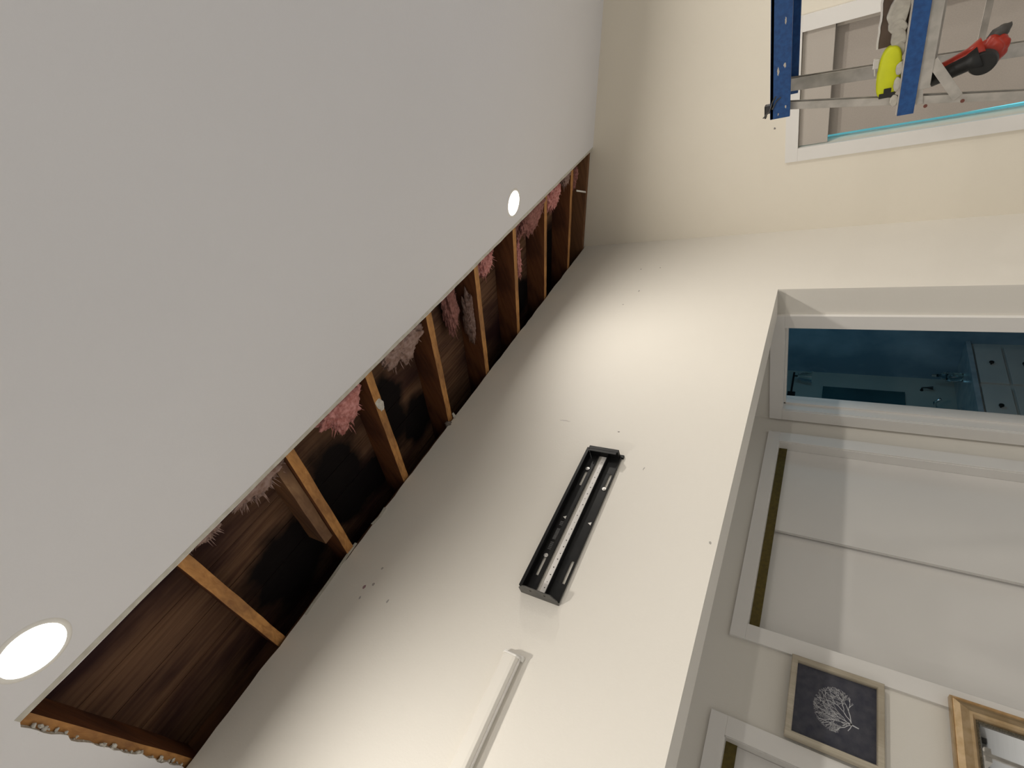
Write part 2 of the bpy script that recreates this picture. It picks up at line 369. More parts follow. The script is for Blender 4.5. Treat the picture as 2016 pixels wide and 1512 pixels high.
painted_voids(M['deck'], [(.66, .80, .07, .15), (.78, .93, .12, .10), (.43, .84, .10, .17), (.50, .95, .16, .09), (.20, .92, .13, .16), (1.5, .95, .12, .12), (1.78, .93, .14, .2), (1.97, .85, .1, .25)], (.006, .004, .004))  # near-black patches painted on the deck for the shaded voids in the bays
XR = [-.2075 + .2597 * i for i in range(9)]
def rafter_bm(x, w=.0243, y0=.30, y1=1.30, d0=TH + .001, d1=DP - .0005, seed=0):
    bm = B(); n = 26; rg = []
    for i in range(n + 1):
        y = y0 + (y1 - y0) * i / n; e = [noise.noise(Vector((y * 14, seed + k * 5.3, k))) * .0016 for k in range(4)]
        pr = []
        for k, (sx, d) in enumerate(((-1, d0), (1, d0), (1, d1), (-1, d1))):
            pr.append(bm.verts.new(P(x + sx * w / 2 + e[k], y, cz(y) + d + (abs(e[(k + 1) % 4]) if k < 2 else 0))))
        rg.append(pr)
    for a, b_ in zip(rg, rg[1:]):
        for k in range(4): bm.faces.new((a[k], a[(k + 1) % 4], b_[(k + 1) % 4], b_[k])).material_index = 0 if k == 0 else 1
    bm.faces.new(rg[0]); bm.faces.new(list(reversed(rg[-1])))
    return bm
names = ['rafter at the torn near end of the ceiling opening, its orange side showing',
         'knotty rough rafter nearest the camera crossing the ceiling opening alone',
         'orange rafter with an old brown board nailed against its side',
         'rafter with a white plaster smear halfway along it',
         'clean pale orange rafter ending at the grey plaster lump on the wall',
         'yellowish rafter with dark specks in the middle of the opening',
         'rafter with ragged pink tufts on its far side, second bay before the ceiling light',
         'thin rafter with large pink insulation wads on both sides',
         'rafter nearest the far wall, beside the white plaster scrap']
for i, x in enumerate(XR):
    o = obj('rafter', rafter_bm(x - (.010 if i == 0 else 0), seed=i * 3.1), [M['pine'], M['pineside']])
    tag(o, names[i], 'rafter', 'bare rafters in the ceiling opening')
o = obj('edge_joist', rafter_bm(2.058, w=.022, seed=44), [M['pinedark'], M['pinedark']]); tag(o, 'dark brown joist tight against the far wall at the end of the opening', 'joist')
o = obj('nailed_board', rafter_bm(XR[2] - .027, w=.026, y0=.52, y1=.90, d0=.022, d1=DP - .002, seed=70), [M['nail'], M['pinedark']])
tag(o, 'old brown board nailed to the side of the third rafter from the near end', 'board')
# reddish ledger strips just behind the wall's cut edge
for (a, b_, z) in ((XR[4] + .02, XR[5] - .02, 1.066), (XR[0] + .03, XR[1] - .02, 1.066)):
    bm = B(); bx(bm, a, b_, 1.0095, 1.022, 1.052, z + .006)
    o = obj('ledger_strip', bm, M['plate'], bevel=.001)
    tag(o, 'reddish brown ledger strip behind the wall edge, ' + ('middle of the opening' if a > .5 else 'in the bay closest to the camera'), 'wood strip', 'ledger strips behind the wall edge')

for (i0, lb) in ((1, 'brown blocking board low in the bay with the nailed board'), (2, 'brown blocking board low in the bay with the brightest pink wad'), (3, 'brown blocking board in the bay before the clean pale rafter')):
    bm = B(); xa, xb2 = XR[i0] + .014, XR[i0 + 1] - .014
    hexa(bm, [P(xa, 1.045, 1.075), P(xb2, 1.045, 1.075), P(xb2, 1.060, 1.075), P(xa, 1.060, 1.075)], [P(xa, 1.045, 1.115), P(xb2, 1.045, 1.115), P(xb2, 1.060, 1.115), P(xa, 1.060, 1.115)])
    tag(obj('blocking_board', bm, M['plate'], bevel=.002), lb, 'board', 'blocking boards between rafters')
# ================================================================ insulation
def tuft(label, cx, cy, rx, ry, rz=.03, seed=0, d=.03, mat='pink', wisps=9, name='insulation_tuft'):
    rn = random.Random(seed); bm = B()
    xlo = max([q_ for q_ in XR if q_ < cx] + [-9]) + .0145; xhi = min([q_ for q_ in XR + [2.05] if q_ > cx]) - .0145
    bmesh.ops.create_icosphere(bm, subdivisions=5, radius=1)
    for v in bm.verts:
        n_ = v.co.normalized()
        k = 1 + .45 * noise.noise(n_ * 1.8 + Vector((seed, 0, 0))) + .28 * noise.noise(n_ * 5 + Vector((0, seed, 0))) + .16 * noise.noise(n_ * 12 + Vector((0, 0, seed))) + .10 * noise.noise(n_ * 27)
        q_ = n_ * k
        x, y = cx + q_.x * rx, cy + q_.y * ry
        x = min(max(x, xlo), xhi)
        v.co = P(x, y, max(cz(y) + d + q_.z * rz, cz(y) + (TH + .001 if y < CUTY + .004 else -.004)))
    c0 = P(cx, cy, cz(cy) + d)
    for k in range(wisps * 5):                           # torn fibres hanging out of the wad
        a = rn.uniform(0, 2 * math.pi); r_ = rn.uniform(.75, 1.0)
        x, y = min(max(cx + math.cos(a) * rx * r_, xlo), xhi), max(cy + math.sin(a) * ry * r_, CUTY + .01)
        p0 = P(x, y, cz(y) + d - rn.uniform(0, .6) * rz); dr = Vector((math.cos(a) * rn.uniform(.3, 1), math.sin(a) + .4, rn.uniform(-.3, .5)))
        ln = rn.uniform(.010, .036); pp = [p0, p0 + dr * ln * .5 + Vector((0, 0, rn.uniform(-.004, .004))), p0 + dr * ln]
        pp = [Vector((min(max(q_.x, xlo * S), xhi * S), q_.y, max(q_.z, (cz((q_.y) / S) + .001) * S + H))) for q_ in pp]
        tube(bm, pp, [rn.uniform(.002, .005), rn.uniform(.001, .0022), .0003], 5)
    o = obj(name, bm, M[mat], smooth=True)
    return tag(o, label, 'insulation', 'fibreglass wads in the ceiling opening')
tuft('small pink fibreglass wad in the last bay by the far wall', 1.905, .60, .016, .05, .03, 1, mat='dustpink')
tuft('pink fibreglass wad hanging just past the thin rafter, near the far wall', 1.70, .575, .055, .07, .03, 2)
tuft('dusty brown fibreglass scrap right above the small wad by the far wall', 1.82, .55, .03, .05, .028, 12, mat='greyfib')
tuft('broad pink fibreglass wad filling the bay beside the lit ceiling light', 1.50, .56, .115, .090, .03, 3, wisps=14, mat='dustpink')
tuft('forked pink fibreglass tuft against the yellowish rafter', 1.165, .57, .04, .06, .028, 4, wisps=10)
tuft('long faded pink strip of fibreglass lying along the roof boards', 1.00, .63, .030, .12, .016, 5, d=.066, mat='dustpink')
tuft('dusty pink fibreglass trailing down the side of the rafter behind the long strip', 1.068, .73, .008, .095, .022, 15, d=.045, mat='greyfib', wisps=6)
tuft('flat tan flap of fibreglass between the plaster-smeared rafter and the clean one', .72, .58, .08, .06, .02, 6, mat='greyfib')
tuft('bright pink shaggy fibreglass wad in the middle bay, largest and nearest of the pink ones', .475, .575, .055, .070, .034, 7, wisps=26)
tuft('grey cobwebby fibreglass scraps next to the nailed board', .235, .555, .07, .045, .02, 8, mat='greyfib', wisps=18)
tuft('small reddish fibreglass scrap above the knotty rafter', .105, .555, .03, .03, .02, 9, mat='greyfib', wisps=9)
tuft('thin pink fluff stuck to the far side of the speckled rafter', 1.385, .70, .012, .07, .015, 10, d=.02, wisps=8)
# plaster leftovers
def lump(name, label, cat, x, y, z, r, seed, mat='gyp', sc3=(1, 1, 1), grp=None):
    bm = B(); bmesh.ops.create_icosphere(bm, subdivisions=3, radius=1)
    for v in bm.verts:
        n_ = v.co.normalized(); k = 1 + .4 * noise.noise(n_ * 2 + Vector((seed, 0, 0))) + .2 * noise.noise(n_ * 6 + Vector((0, seed, 0)))
        v.co = P(x, y, z) + Vector((n_.x * sc3[0], n_.y * sc3[1], n_.z * sc3[2])) * k * r
    return tag(obj(name, bm, M[mat]), label, cat, grp)
M['lump'] = noisy('grey_plaster', (.24, .20, .17), (.12, .10, .09), nscale=60, rough=1, bump=.8)
lump('plaster_lump', 'grey brown plaster lump stuck on the wall edge below the clean rafter', 'plaster', .815, 1.003, 1.066, .019, 3, 'lump')
lump('plaster_chip', 'small white plaster chip at the foot of the clean pale rafter', 'plaster', .842, .985, 1.052, .012, 5, 'gyp', (.6, 1.6, .6))
lump('plaster_smear', 'white plaster smear on the underside of the fourth rafter from the near end', 'plaster', XR[3], .665, cz(.665) + .0075, .019, 9, 'splash', (.9, 1.9, .25))
bm = B(); y_ = .70
bar(bm, P(1.932, .671, cz(.671) + .010), P(2.046, .722, cz(.722) + .010), Vector((0, .006, 0)), Vector((0, 0, .003)))
tag(obj('plaster_scrap', bm, M['white'], bevel=.001), 'white plaster scrap bridging the last two rafters by the far wall', 'plaster')

# ================================================================ recessed lights
def downlight(x, y, label):
    c = P(x, y, cz(y)); t_ = thing('recessed_light', label, 'ceiling light', c, 'round recessed ceiling lights')
    bm = B(); n = 48
    u = Vector((1, 0, 0)); v = CN.cross(u)
    prof = [(.0455, 0), (.045, -.0012), (.042, -.0022), (.0385, -.002), (.038, 0)]
    rings = [[bm.verts.new(c + (u * math.cos(a) + v * math.sin(a)) * r * S + CN * h) for a in [2 * math.pi * k / n for k in range(n)]] for r, h in prof]
    for a, b_ in zip(rings, rings[1:]):
        for k in range(n): bm.faces.new((a[k], a[(k + 1) % n], b_[(k + 1) % n], b_[k]))
    obj('trim_ring', bm, M['white'], t_, smooth=True)
    bm = B(); disc(bm, c, -CN, 0.0382 * S, .0015, 48); obj('lens', bm, M['lens'], t_)
    return t_
l0 = downlight(1.338, .475, 'lit recessed ceiling light by the far end of the opening')
dup(l0, P(-.138, .475, cz(.475)) - P(1.338, .475, cz(.475)), 'large lit recessed ceiling light at the near end of the opening')
for x, y in LP[2:]:
    rw = {.475: 'row nearest the television wall', -.27: 'middle row of the ceiling', -1.15: 'row farthest from the television wall'}[y]
    dup(l0, P(x, y, cz(y)) - P(1.338, .475, cz(.475)), 'ceiling light %s of the %s' % ({1.338: 'at the window end', -.138: 'in the middle', -1.60: 'at the end behind the camera', -1.6: 'at the end behind the camera'}[x], rw))

# ================================================================ television mount
t_ = thing('television_wall_mount', 'long black steel television wall mount screwed to the white wall', 'tv mount', P(.585, 1.0, .435))
YM = .9755
def rail(z0, z1, zc, slots, flip, screws):
    # flat web 6 mm off the wall with turned flanges
    bm = B(); x0, x1 = .373, .795
    xs = sorted({x0, x1, *[s for sl in slots for s in sl]})
    hh = .0034
    for a, b_ in zip(xs, xs[1:]):
        if any(abs(a - s[0]) < 1e-6 and abs(b_ - s[1]) < 1e-6 for s in slots):
            bx(bm, a, b_, YM + .0195, YM + .021, z0, zc - hh); bx(bm, a, b_, YM + .0195, YM + .021, zc + hh, z1)
        else: bx(bm, a, b_, YM + .0195, YM + .021, z0, z1)
    bx(bm, x0, x1, YM, YM + .0245, z1 - .002, z1) if flip else bx(bm, x0, x1, YM + .006, YM + .0205, z1 - .002, z1)
    bx(bm, x0, x1, YM + .0155, YM + .0205, z0, z0 + .002)
    if flip: bx(bm, x0, x1, YM - .001, YM + .001, z1 - .008, z1)
    rl = obj('rail', bm, M['black'], t_, bevel=.0007)
    for sx, dz in screws:
        bm = B(); c = P(sx, YM + .0190, zc + dz); disc(bm, c, Vector((0, -1, 0)), .0085, .002, 20)
        disc(bm, c + Vector((0, -.002, 0)), Vector((0, -1, 0)), .0048, .0035, 6)
        obj('screw', bm, M['screw'], rl, bevel=.0005)
    bm = B(); tx = .578
    prism(bm, [P(tx - .0045, YM + .0191, zc - .004), P(tx + .0045, YM + .0191, zc - .004), P(tx, YM + .0191, zc + .004)], Vector((0, .0006, 0)))
    obj('arrow_mark', bm, M['white'], rl)['label'] = 'small white arrow mark'
    return rl
up = rail(.503, .537, .518, [(.681, .728), (.416, .462)], True, [(.737, 0), (.467, 0)])
rail(.441, .4755, .4505, [(.680, .733), (.416, .473)], False, [(.684, .001)])
bm = B()
for a, b_ in ((.553, .566), (.512, .545), (.484, .508)):
    k = a
    while k < b_ - .003:
        bx(bm, k, k + .0028, YM + .0189, YM + .0193, .514, .5225); k += .0045 if b_ - a < .03 else .0029
obj('printed_mark', bm, M['grey'], up)['label'] = 'faint grey printed lettering'
bm = B(); bx(bm, .380, .785, YM + .018, YM + .0195, .480, .4935); bx(bm, .380, .785, YM + .018, YM + .0245, .4795, .4805)
strip = obj('perforated_strip', bm, M['whitemet'], t_); strip['label'] = 'pale strip with a row of small dark holes'
for k in range(22):
    bm = B(); x = .392 + k * .0178 + rnd.uniform(-.003, .003); disc(bm, P(x, YM + .0181, .487 + rnd.uniform(-.001, .001)), Vector((0, -1, 0)), rnd.choice((.0016, .0022, .0025)), .0004, 10)
    obj('hole', bm, M['tip'], strip)
bm = B(); bx(bm, .790, .800, YM - .004, YM + .0245, .447, .531); bx(bm, .782, .790, YM - .004, YM - .002, .450, .528); bx(bm, .793, .803, YM + .018, YM + .0245, .437, .537)
obj('end_plate', bm, M['black'], t_, bevel=.0008)
bm = B(); pr = [(.441, YM + .024), (.4405, YM + .004), (.452, YM - .012), (.520, YM - .014), (.536, YM + .002), (.537, YM + .024)]
prism(bm, [P(.368, y, z) for z, y in pr], Vector((.0035, 0, 0)))
for zz in (.470, .505): disc(bm, P(.368, YM, zz), Vector((-1, 0, 0)), .004, .002, 12)
obj('end_plate', bm, M['endcap'], t_, bevel=.0006)['label'] = 'greyish end plate on the near end'

# ================================================================ cable raceway
t_ = thing('cable_raceway', 'white plastic cable raceway stuck along the wall below the mount', 'cable cover', P(-.1, 1.0, .468))
bm = B(); x0, x1 = -.55, .240
pr = [(1.0, .4695), (.9955, .468), (.981, .4685), (.9765, .472), (.9755, .478), (.9755, .497), (.978, .501), (.984, .5025), (1.0, .503)]
prism(bm, [P(x0, y, z) for y, z in pr], Vector(((x1 - x0 - .004) * S, 0, 0)))
obj('cover', bm, M['cover'], t_, bevel=.001)
bm = B(); bx(bm, x0, x1 - .002, .9855, .9885, .4655, .4690); obj('snap_seam', bm, M['whitemet'], t_)
bm = B(); pr2 = [(1.0, .4665), (.980, .4665), (.9745, .472), (.9745, .500), (.980, .5045), (1.0, .5045)]
prism(bm, [P(x1 - .004, y, z) for y, z in pr2], Vector((.006, 0, 0)))
bx(bm, x1 - .0035, x1 + .006, .990, .9995, .463, .507); obj('end_cap', bm, M['white'], t_, bevel=.001)

# ================================================================ window on the far wall
t_ = sroot('window_1', P(XF, .5, -.32))
bm = B(); cw = .045; ct = .010
def casing(bm, axis, c0, c1, u0, u1, z0, z1, cw, bottom=True):
    def q_(a, b_, c, d):
        if axis == 'x': bx(bm, c0, c1, a, b_, c, d)
        else: bx(bm, a, b_, c0, c1, c, d)
    q_(u0 - cw, u1 + cw, z1, z1 + cw * .88)
    q_(u0 - cw, u0, z0, z1); q_(u1, u1 + cw, z0, z1)
    if bottom: q_(u0 - cw - .01, u1 + cw + .01, z0 - cw, z0)
casing(bm, 'x', XF - ct, XF + .001, WY0, WY1, WZ0, WZ1, cw)
obj('window_casing', bm, M['trim'], t_, bevel=.0012)
bm = B()
for a in ((WY0, WY0 + .006, WZ0, WZ1), (WY1 - .001, WY1, WZ0, WZ1), (WY0, WY1, WZ0, WZ0 + .006), (WY0, WY1, WZ1 - .006, WZ1)): bx(bm, XF + .058, XF + .08, *a)
obj('window_frame', bm, M['trim'], t_)
bm = B(); bx(bm, XF + .066, XF + .068, WY0, WY1, WZ0, WZ1); obj('pane', bm, M['glass'], t_)
t_ = thing('roller_shade', 'grey beige roller shade lowered over the window, blue daylight at its side', 'window shade', P(XF + .02, .5, WZ1 - .01))
bm = B(); bx(bm, XF + .004, XF + .010, WY0 + .001, WY1 - .003, .068, WZ1 - .001); bx(bm, XF + .010, XF + .042, WY0 + .001, WY1 - .003, WZ1 - .006, WZ1 - .001)
obj('cassette', bm, M['shade2'], t_, bevel=.001)
bm = B(); n = 40
vs_ = []
for i in range(n + 1):
    z = .13 + (-.76 - .13) * i / n; yl = WY1 - .0158 - .014 * max(0, (-z - .25) / .5) ; yr = WY0 + .004
    vs_.append((bm.verts.new(P(XF + .036, yl, z)), bm.verts.new(P(XF + .036, yr, z)), bm.verts.new(P(XF + .0375, yl, z)), bm.verts.new(P(XF + .0375, yr, z))))
for a, b_ in zip(vs_, vs_[1:]):
    bm.faces.new((a[0], a[1], b_[1], b_[0])); bm.faces.new((a[2], b_[2], b_[3], a[3])); bm.faces.new((a[0], b_[0], b_[2], a[2])); bm.faces.new((a[1], a[3], b_[3], b_[1]))
obj('shade_fabric', bm, M['shade'], t_)
bm = B(); bx(bm, XF + .030, XF + .042, WY0 + .014, WY1 - .03, -.775, -.76); obj('hem_bar', bm, M['shade2'], t_, bevel=.001)
bm = B(); bx(bm, XF + .024, XF + .034, WY0 + .0005, WY0 + .014, -.75, .066); obj('side_channel', bm, M['shade2'], t_, bevel=.001)

# ================================================================ bathroom doorway, bathroom
t_ = sroot('door_1', P(XH, 1.36, FLOOR))
bm = B(); casing(bm, 'x', XH - .011, XH + .001, DY0, DY1, FLOOR, DZ, .052, False); obj('casing', bm, M['trim'], t_, bevel=.0015)
bm = B()
for a in ((DY0 - .001, DY0 + .002, FLOOR, DZ), (DY1 - .002, DY1 + .001, FLOOR, DZ), (DY0, DY1, DZ - .002, DZ + .001)): bx(bm, XH - .004, XH + .08, *a)
for a in ((DY0, DY0 + .009, FLOOR, DZ), (DY1 - .009, DY1, FLOOR, DZ), (DY0, DY1, DZ - .009, DZ)): bx(bm, XH + .030, XH + .052, *a)
obj('door_frame', bm, M['trim'], t_, bevel=.0008)
XB = 2.75; YL = 2.275
bm = B(); bx(bm, XB, XB + .04, 1.112, YL + .04, FLOOR, .6); struct(obj('wall_bathroom', bm, M['tile']))
bm = B(); bx(bm, XH + .075, XB, YL, YL + .04, FLOOR, .6); struct(obj('wall_bathroom.001', bm, M['bath']))
bm = B(); bx(bm, XH + .075, XB, 1.112, 1.132, FLOOR, .6); struct(obj('wall_bathroom.002', bm, M['bath']))
bm = B(); bx(bm, XH + .075, XB, 1.112, YL, .45, .48); struct(obj('ceiling.002', bm, M['bath']))
# vanity against the bathroom's left wall
VT = -.585; VY = 2.01; VX0 = 1.80
t_ = thing('bathroom_vanity', 'pale vanity cabinet with dark round knobs inside the dim bathroom', 'vanity', P(2.27, 2.14, FLOOR))
bm = B(); bx(bm, VX0, XB - .001, VY + .012, YL - .001, FLOOR + .05, VT - .02); bx(bm, VX0 + .02, XB - .001, VY + .05, YL - .001, FLOOR, FLOOR + .05); obj('body', bm, M['cabinet'], t_)
bm = B(); bx(bm, VX0 - .01, XB - .001, VY - .008, YL - .001, VT - .02, VT); obj('countertop', bm, M['stone'], t_, bevel=.002)
for i, x in enumerate((1.82, 2.12, 2.43)):
    for j, (z0, z1) in enumerate(((VT - .13, VT - .03), (VT - .25, VT - .14), (VT - .45, VT - .26))):
        bm = B(); bx(bm, x, x + .28, VY + .001, VY + .012, z0, z1); dr = obj('drawer_front', bm, M['cabinet'], t_, bevel=.002)
        bm = B(); c = P(x + .14, VY + .001, (z0 + z1) / 2); tube(bm, [c, c + Vector((0, -.012, 0)), c + Vector((0, -.016, 0)), c + Vector((0, -.026, 0)), c + Vector((0, -.028, 0))], [.005, .005, .014, .014, .008], 16)
        obj('knob', bm, M['bronze'], dr, smooth=True)
# vanity light, mirror and bits
t_ = thing('vanity_light', 'dark bar light with two unlit glass shades high on the bathroom wall', 'wall light', P(2.35, YL, .13))
bm = B(); bx(bm, 2.22, 2.67, YL - .055, YL - .045, .166, .176); bx(bm, 2.40, 2.50, YL - .046, YL - .0005, .150, .19); obj('bar', bm, M['bronze'], t_, bevel=.002)
for x in (2.24, 2.64):
    bm = B(); c = P(x, YL - .05, .150); tube(bm, [c + Vector((0, 0, .03)), c + Vector((0, 0, .015)), c], [.008] * 3, 10); sh = obj('arm', bm, M['bronze'], t_)
    bm = B(); tube(bm, [c, c + Vector((0, 0, -.01)), c + Vector((0, 0, -.06)), c + Vector((0, 0, -.12))], [.02, .03, .045, .055], 20, False); obj('lamp_shade', bm, M['glass'], sh, smooth=True)
bm = B(); bx(bm, 1.98, 2.607, YL - .012, YL - .0005, -.37, .015)
tag(obj('vanity_mirror', bm, M['mirror2'], bevel=.002), 'dark teal frameless mirror on the bathroom wall below the bar light', 'mirror')
t_ = thing('faucet', 'thin curved faucet standing on the bathroom countertop', 'faucet', P(2.42, 2.2, VT))
bm = B(); c = P(2.42, 2.2, VT); tube(bm, [c, c + Vector((0, 0, .13)), c + Vector((0, -.02, .17)), c + Vector((0, -.07, .18)), c + Vector((0, -.11, .15))], .011, 12); obj('spout', bm, M['chrome'], t_, smooth=True)
bm = B(); tube(bm, [c, c + Vector((0, 0, .012))], .03, 20); obj('base', bm, M['chrome'], t_)
for (x, y, r_, h, lb, mt_) in ((2.68, 2.19, .034, .14, 'tall clear glass bottle on the bathroom counter by the tiled wall', 'glass'), (2.60, 2.13, .040, .10, 'short clear tumbler in front of the tall bottle on the bathroom counter', 'glass')):
    t_ = thing('bottle' if h > .12 else 'tumbler', lb, 'bottle' if h > .12 else 'glass', P(x, y, VT))
    c = P(x, y, VT); bm = B()
    pr = [(r_, 0), (r_, h * .7), (r_ * .35, h * .85), (r_ * .35, h)] if h > .12 else [(r_ * .9, 0), (r_, h)]
    tube(bm, [c + Vector((0, 0, q_[1])) for q_ in pr], [q_[0] for q_ in pr], 20); obj('body', bm, M[mt_], t_, smooth=True)
    if h > .12:
        bm = B(); tube(bm, [c + Vector((0, 0, h)), c + Vector((0, 0, h + .03))], .014, 14); obj('cap', bm, M['chrome'], t_)
t_ = thing('hook', 'small black hook on the bathroom wall near the mirror', 'hook', P(2.645, YL, -.47))
bm = B(); c = P(2.645, YL, -.445); tube(bm, [c, c + Vector((0, -.03, 0)), c + Vector((0, -.035, -.03)), c + Vector((0, -.035, -.07))], [.012, .006, .006, .016], 10); obj('peg', bm, M['blackp'], t_)

# ================================================================ closets with sliding panels
def closet(name, K, cw, panels):
    t_ = sroot(name, P((K[0] + K[1]) / 2, YB, FLOOR))
    bm = B(); casing(bm, 'y', YB - .011, YB + .001, K[0], K[1], FLOOR, K[3], .048, False); obj('casing', bm, M['trim'], t_, bevel=.0015)
    bm = B(); bx(bm, K[0] - .001, K[0] + .002, YB - .004, YB + .085, FLOOR, K[3]); bx(bm, K[1] - .002, K[1] + .001, YB - .004, YB + .085, FLOOR, K[3]); bx(bm, K[0], K[1], YB - .004, YB + .085, K[3] - .002, K[3] + .001)
    obj('door_frame', bm, M['trim'], t_)
    bm = B(); bx(bm, K[0] + .002, K[1] - .002, YB + .030, YB + .034, K[3] - .030, K[3] - .002); bx(bm, K[0] + .002, K[1] - .002, YB + .034, YB + .074, K[3] - .006, K[3] - .002); obj('track', bm, M['olive'], t_)
    for (a, b_, y) in panels:
        bm = B(); bx(bm, a, b_, y, y + .013, FLOOR + .01, K[3] - .0265); obj('door_panel', bm, M['door'], t_, bevel=.0008)
    return t_
closet('door_2', K1, .048, [(1.125, 1.5055, YB + .036), (.745, 1.15, YB + .056)])
closet('door_3', K2, .048, [(.0, .4285, YB + .036), (-.44, .02, YB + .056)])
# baseboards
bm = B(); bx(bm, .79, XH, YB - .008, YB, FLOOR, FLOOR + .07)
bm.free()
bm = B(); bx(bm, XF - .009, XF, YN, 1.0, FLOOR, FLOOR + .07); struct(obj('baseboard_far', bm, M['trim']))
bm = B(); bx(bm, XH, XF - .009, .991, 1.0, FLOOR, FLOOR + .07); struct(obj('baseboard_left', bm, M['trim']))
bm = B(); bx(bm, .48, .69, YB - .008, YB, FLOOR, FLOOR + .07); struct(obj('baseboard_back', bm, M['trim']))

# ================================================================ coral picture
t_ = thing('framed_picture', 'weathered wood frame holding a white sea fan coral on slate blue', 'picture', P(.582, YB, -.196))
def miter_frame(u0, u1, z0, z1, fw, prof, mat, parent, name, yb):
    """prof: list of (t across 0..1 from outer edge, depth from wall)"""
    bm = B(); cs = [(u0, z0, 1, 1), (u1, z0, -1, 1), (u1, z1, -1, -1), (u0, z1, 1, -1)]
    rings = [[bm.verts.new(P(u + sx * fw * t0, yb - d, z + sz * fw * t0)) for t0, d in prof] for u, z, sx, sz in cs]
    for i in range(4):
        a, b_ = rings[i], rings[(i + 1) % 4]
        for k in range(len(prof)): bm.faces.new((a[k], b_[k], b_[(k + 1) % len(prof)], a[(k + 1) % len(prof)]))
    return obj(name, bm, mat, parent)
fy = YB - .0115
miter_frame(.484, .690, -.190, .0155, .0155, [(0, 0), (0, .019), (.12, .021), (.85, .021), (1, .017), (1, .002), (1, 0)], M['driftw'], t_, 'frame', fy)
bm = B(); bx(bm, .495, .679, fy - .008, fy - .001, -.179, .0045); cv = obj('canvas', bm, M['navy'], t_)
rc = random.Random(11)
bm = B(); yq = fy - .0083
def twig(x, z, a, ln, wd, lvl):
    if lvl == 0 or ln < .0025: return
    n = 3; px, pz = x, z
    for i in range(n):
        a2 = a + rc.uniform(-.25, .25); qx, qz = px + math.sin(a2) * ln / n, pz + math.cos(a2) * ln / n
        if (qx - .590) ** 2 / .054 ** 2 + (qz + .086) ** 2 / .046 ** 2 > 1: return
        nx, nz = math.cos(a2) * wd / 2, -math.sin(a2) * wd / 2
        v = [bm.verts.new(P(*c)) for c in ((px - nx, yq, pz - nz), (px + nx, yq, pz + nz), (qx + nx * .8, yq, qz + nz * .8), (qx - nx * .8, yq, qz - nz * .8))]
        bm.faces.new(v)
        px, pz = qx, qz
        if i < n - 1 and rc.random() < .42:
            twig(px, pz, a2 + rc.choice((-1, 1)) * rc.uniform(.5, .95), ln * rc.uniform(.45, .7), wd * .62, lvl - 1)
    for s_ in (-1, 1): twig(px, pz, a2 + s_ * rc.uniform(.18, .5), ln * rc.uniform(.7, .9), wd * .75, lvl - 1)
zb = -.140; xb_ = .572
for a in (-1.35, -.75, -.2, .3, .75, 1.25): twig(xb_ + .001, zb + .014, a, .029, .0019, 6)
v = [bm.verts.new(P(*c)) for c in ((xb_ - .002, yq, zb), (xb_ + .0005, yq, zb - .001), (xb_ + .0018, yq, zb + .018), (xb_ - .0012, yq, zb + .018))]; bm.faces.new(v)
rot = Matrix.Translation(P(.577, 0, -.09)) @ Matrix.Rotation(math.radians(6), 4, 'Y') @ Matrix.Translation(-P(.577, 0, -.09))
bmesh.ops.transform(bm, matrix=rot, verts=bm.verts)
r_ = bmesh.ops.extrude_face_region(bm, geom=bm.faces[:]); bmesh.ops.translate(bm, verts=[g for g in r_['geom'] if isinstance(g, bmesh.types.BMVert)], vec=(0, .0004, 0))
obj('coral_print', bm, M['coral'], cv)['label'] = 'white branching sea fan'
# ================================================================ gold mirror
t_ = thing('framed_mirror', 'champagne gold framed mirror with dark beaded inner edge, lower right corner', 'mirror', P(.45, YB - .012, -1.0))
my = YB - .0125
miter_frame(.18, .718, -1.0, -.317, .042, [(0, 0), (0, .018), (.06, .024), (.12, .021), (.4, .027), (.72, .036), (.85, .036), (1, .026), (1, 0)], M['gold'], t_, 'frame', my)
miter_frame(.222, .676, -.958, -.359, .007, [(0, 0), (0, .026), (.5, .029), (1, .024), (1, 0)], M['bead'], t_, 'beading', my)
bm = B(); bx(bm, .226, .672, my - .020, my - .003, -.954, -.363); obj('mirror_glass', bm, M['mirror'], t_)

# ================================================================ stepladder
LX = 1.10
t_ = thing('stepladder', 'paint-spattered aluminium stepladder with blue top cap and blue-edged step', 'ladder', P(1.15, .12, FLOOR))
yr = -.10          # far side of the ladder, outside the frame
def mirr(y): return yr - (y - .30) * 1.0
bm = B()
zc0, zc1 = .098, .1305; ye = .3035
bx(bm, LX, LX + .006, mirr(ye), ye, zc0, zc1); bx(bm, LX + .151, LX + .157, mirr(ye), ye, zc0, zc1); bx(bm, LX, LX + .157, mirr(ye), ye, zc1 - .006, zc1)
cap = obj('top_cap', bm, M['blue'], t_, bevel=.0015)
for (y, z, ry, rz) in ((.225, .118, .010, .0022), (.218, .108, .006, .0028), (.285, .105, .004, .0015), (.152, .108, .007, .002), (.296, .117, .0025, .0015)):
    bm = B(); bmesh.ops.create_icosphere(bm, subdivisions=2, radius=1, matrix=Matrix.Translation(P(LX, y, z)) @ Matrix.Diagonal((.0006, ry, rz, 1)))
    for v in bm.verts: v.co += Vector((0, rnd.uniform(-.002, .002), rnd.uniform(-.0012, .0012)))
    obj('paint_splash', bm, M['splash'], cap)['label'] = 'whitish dried paint splash'
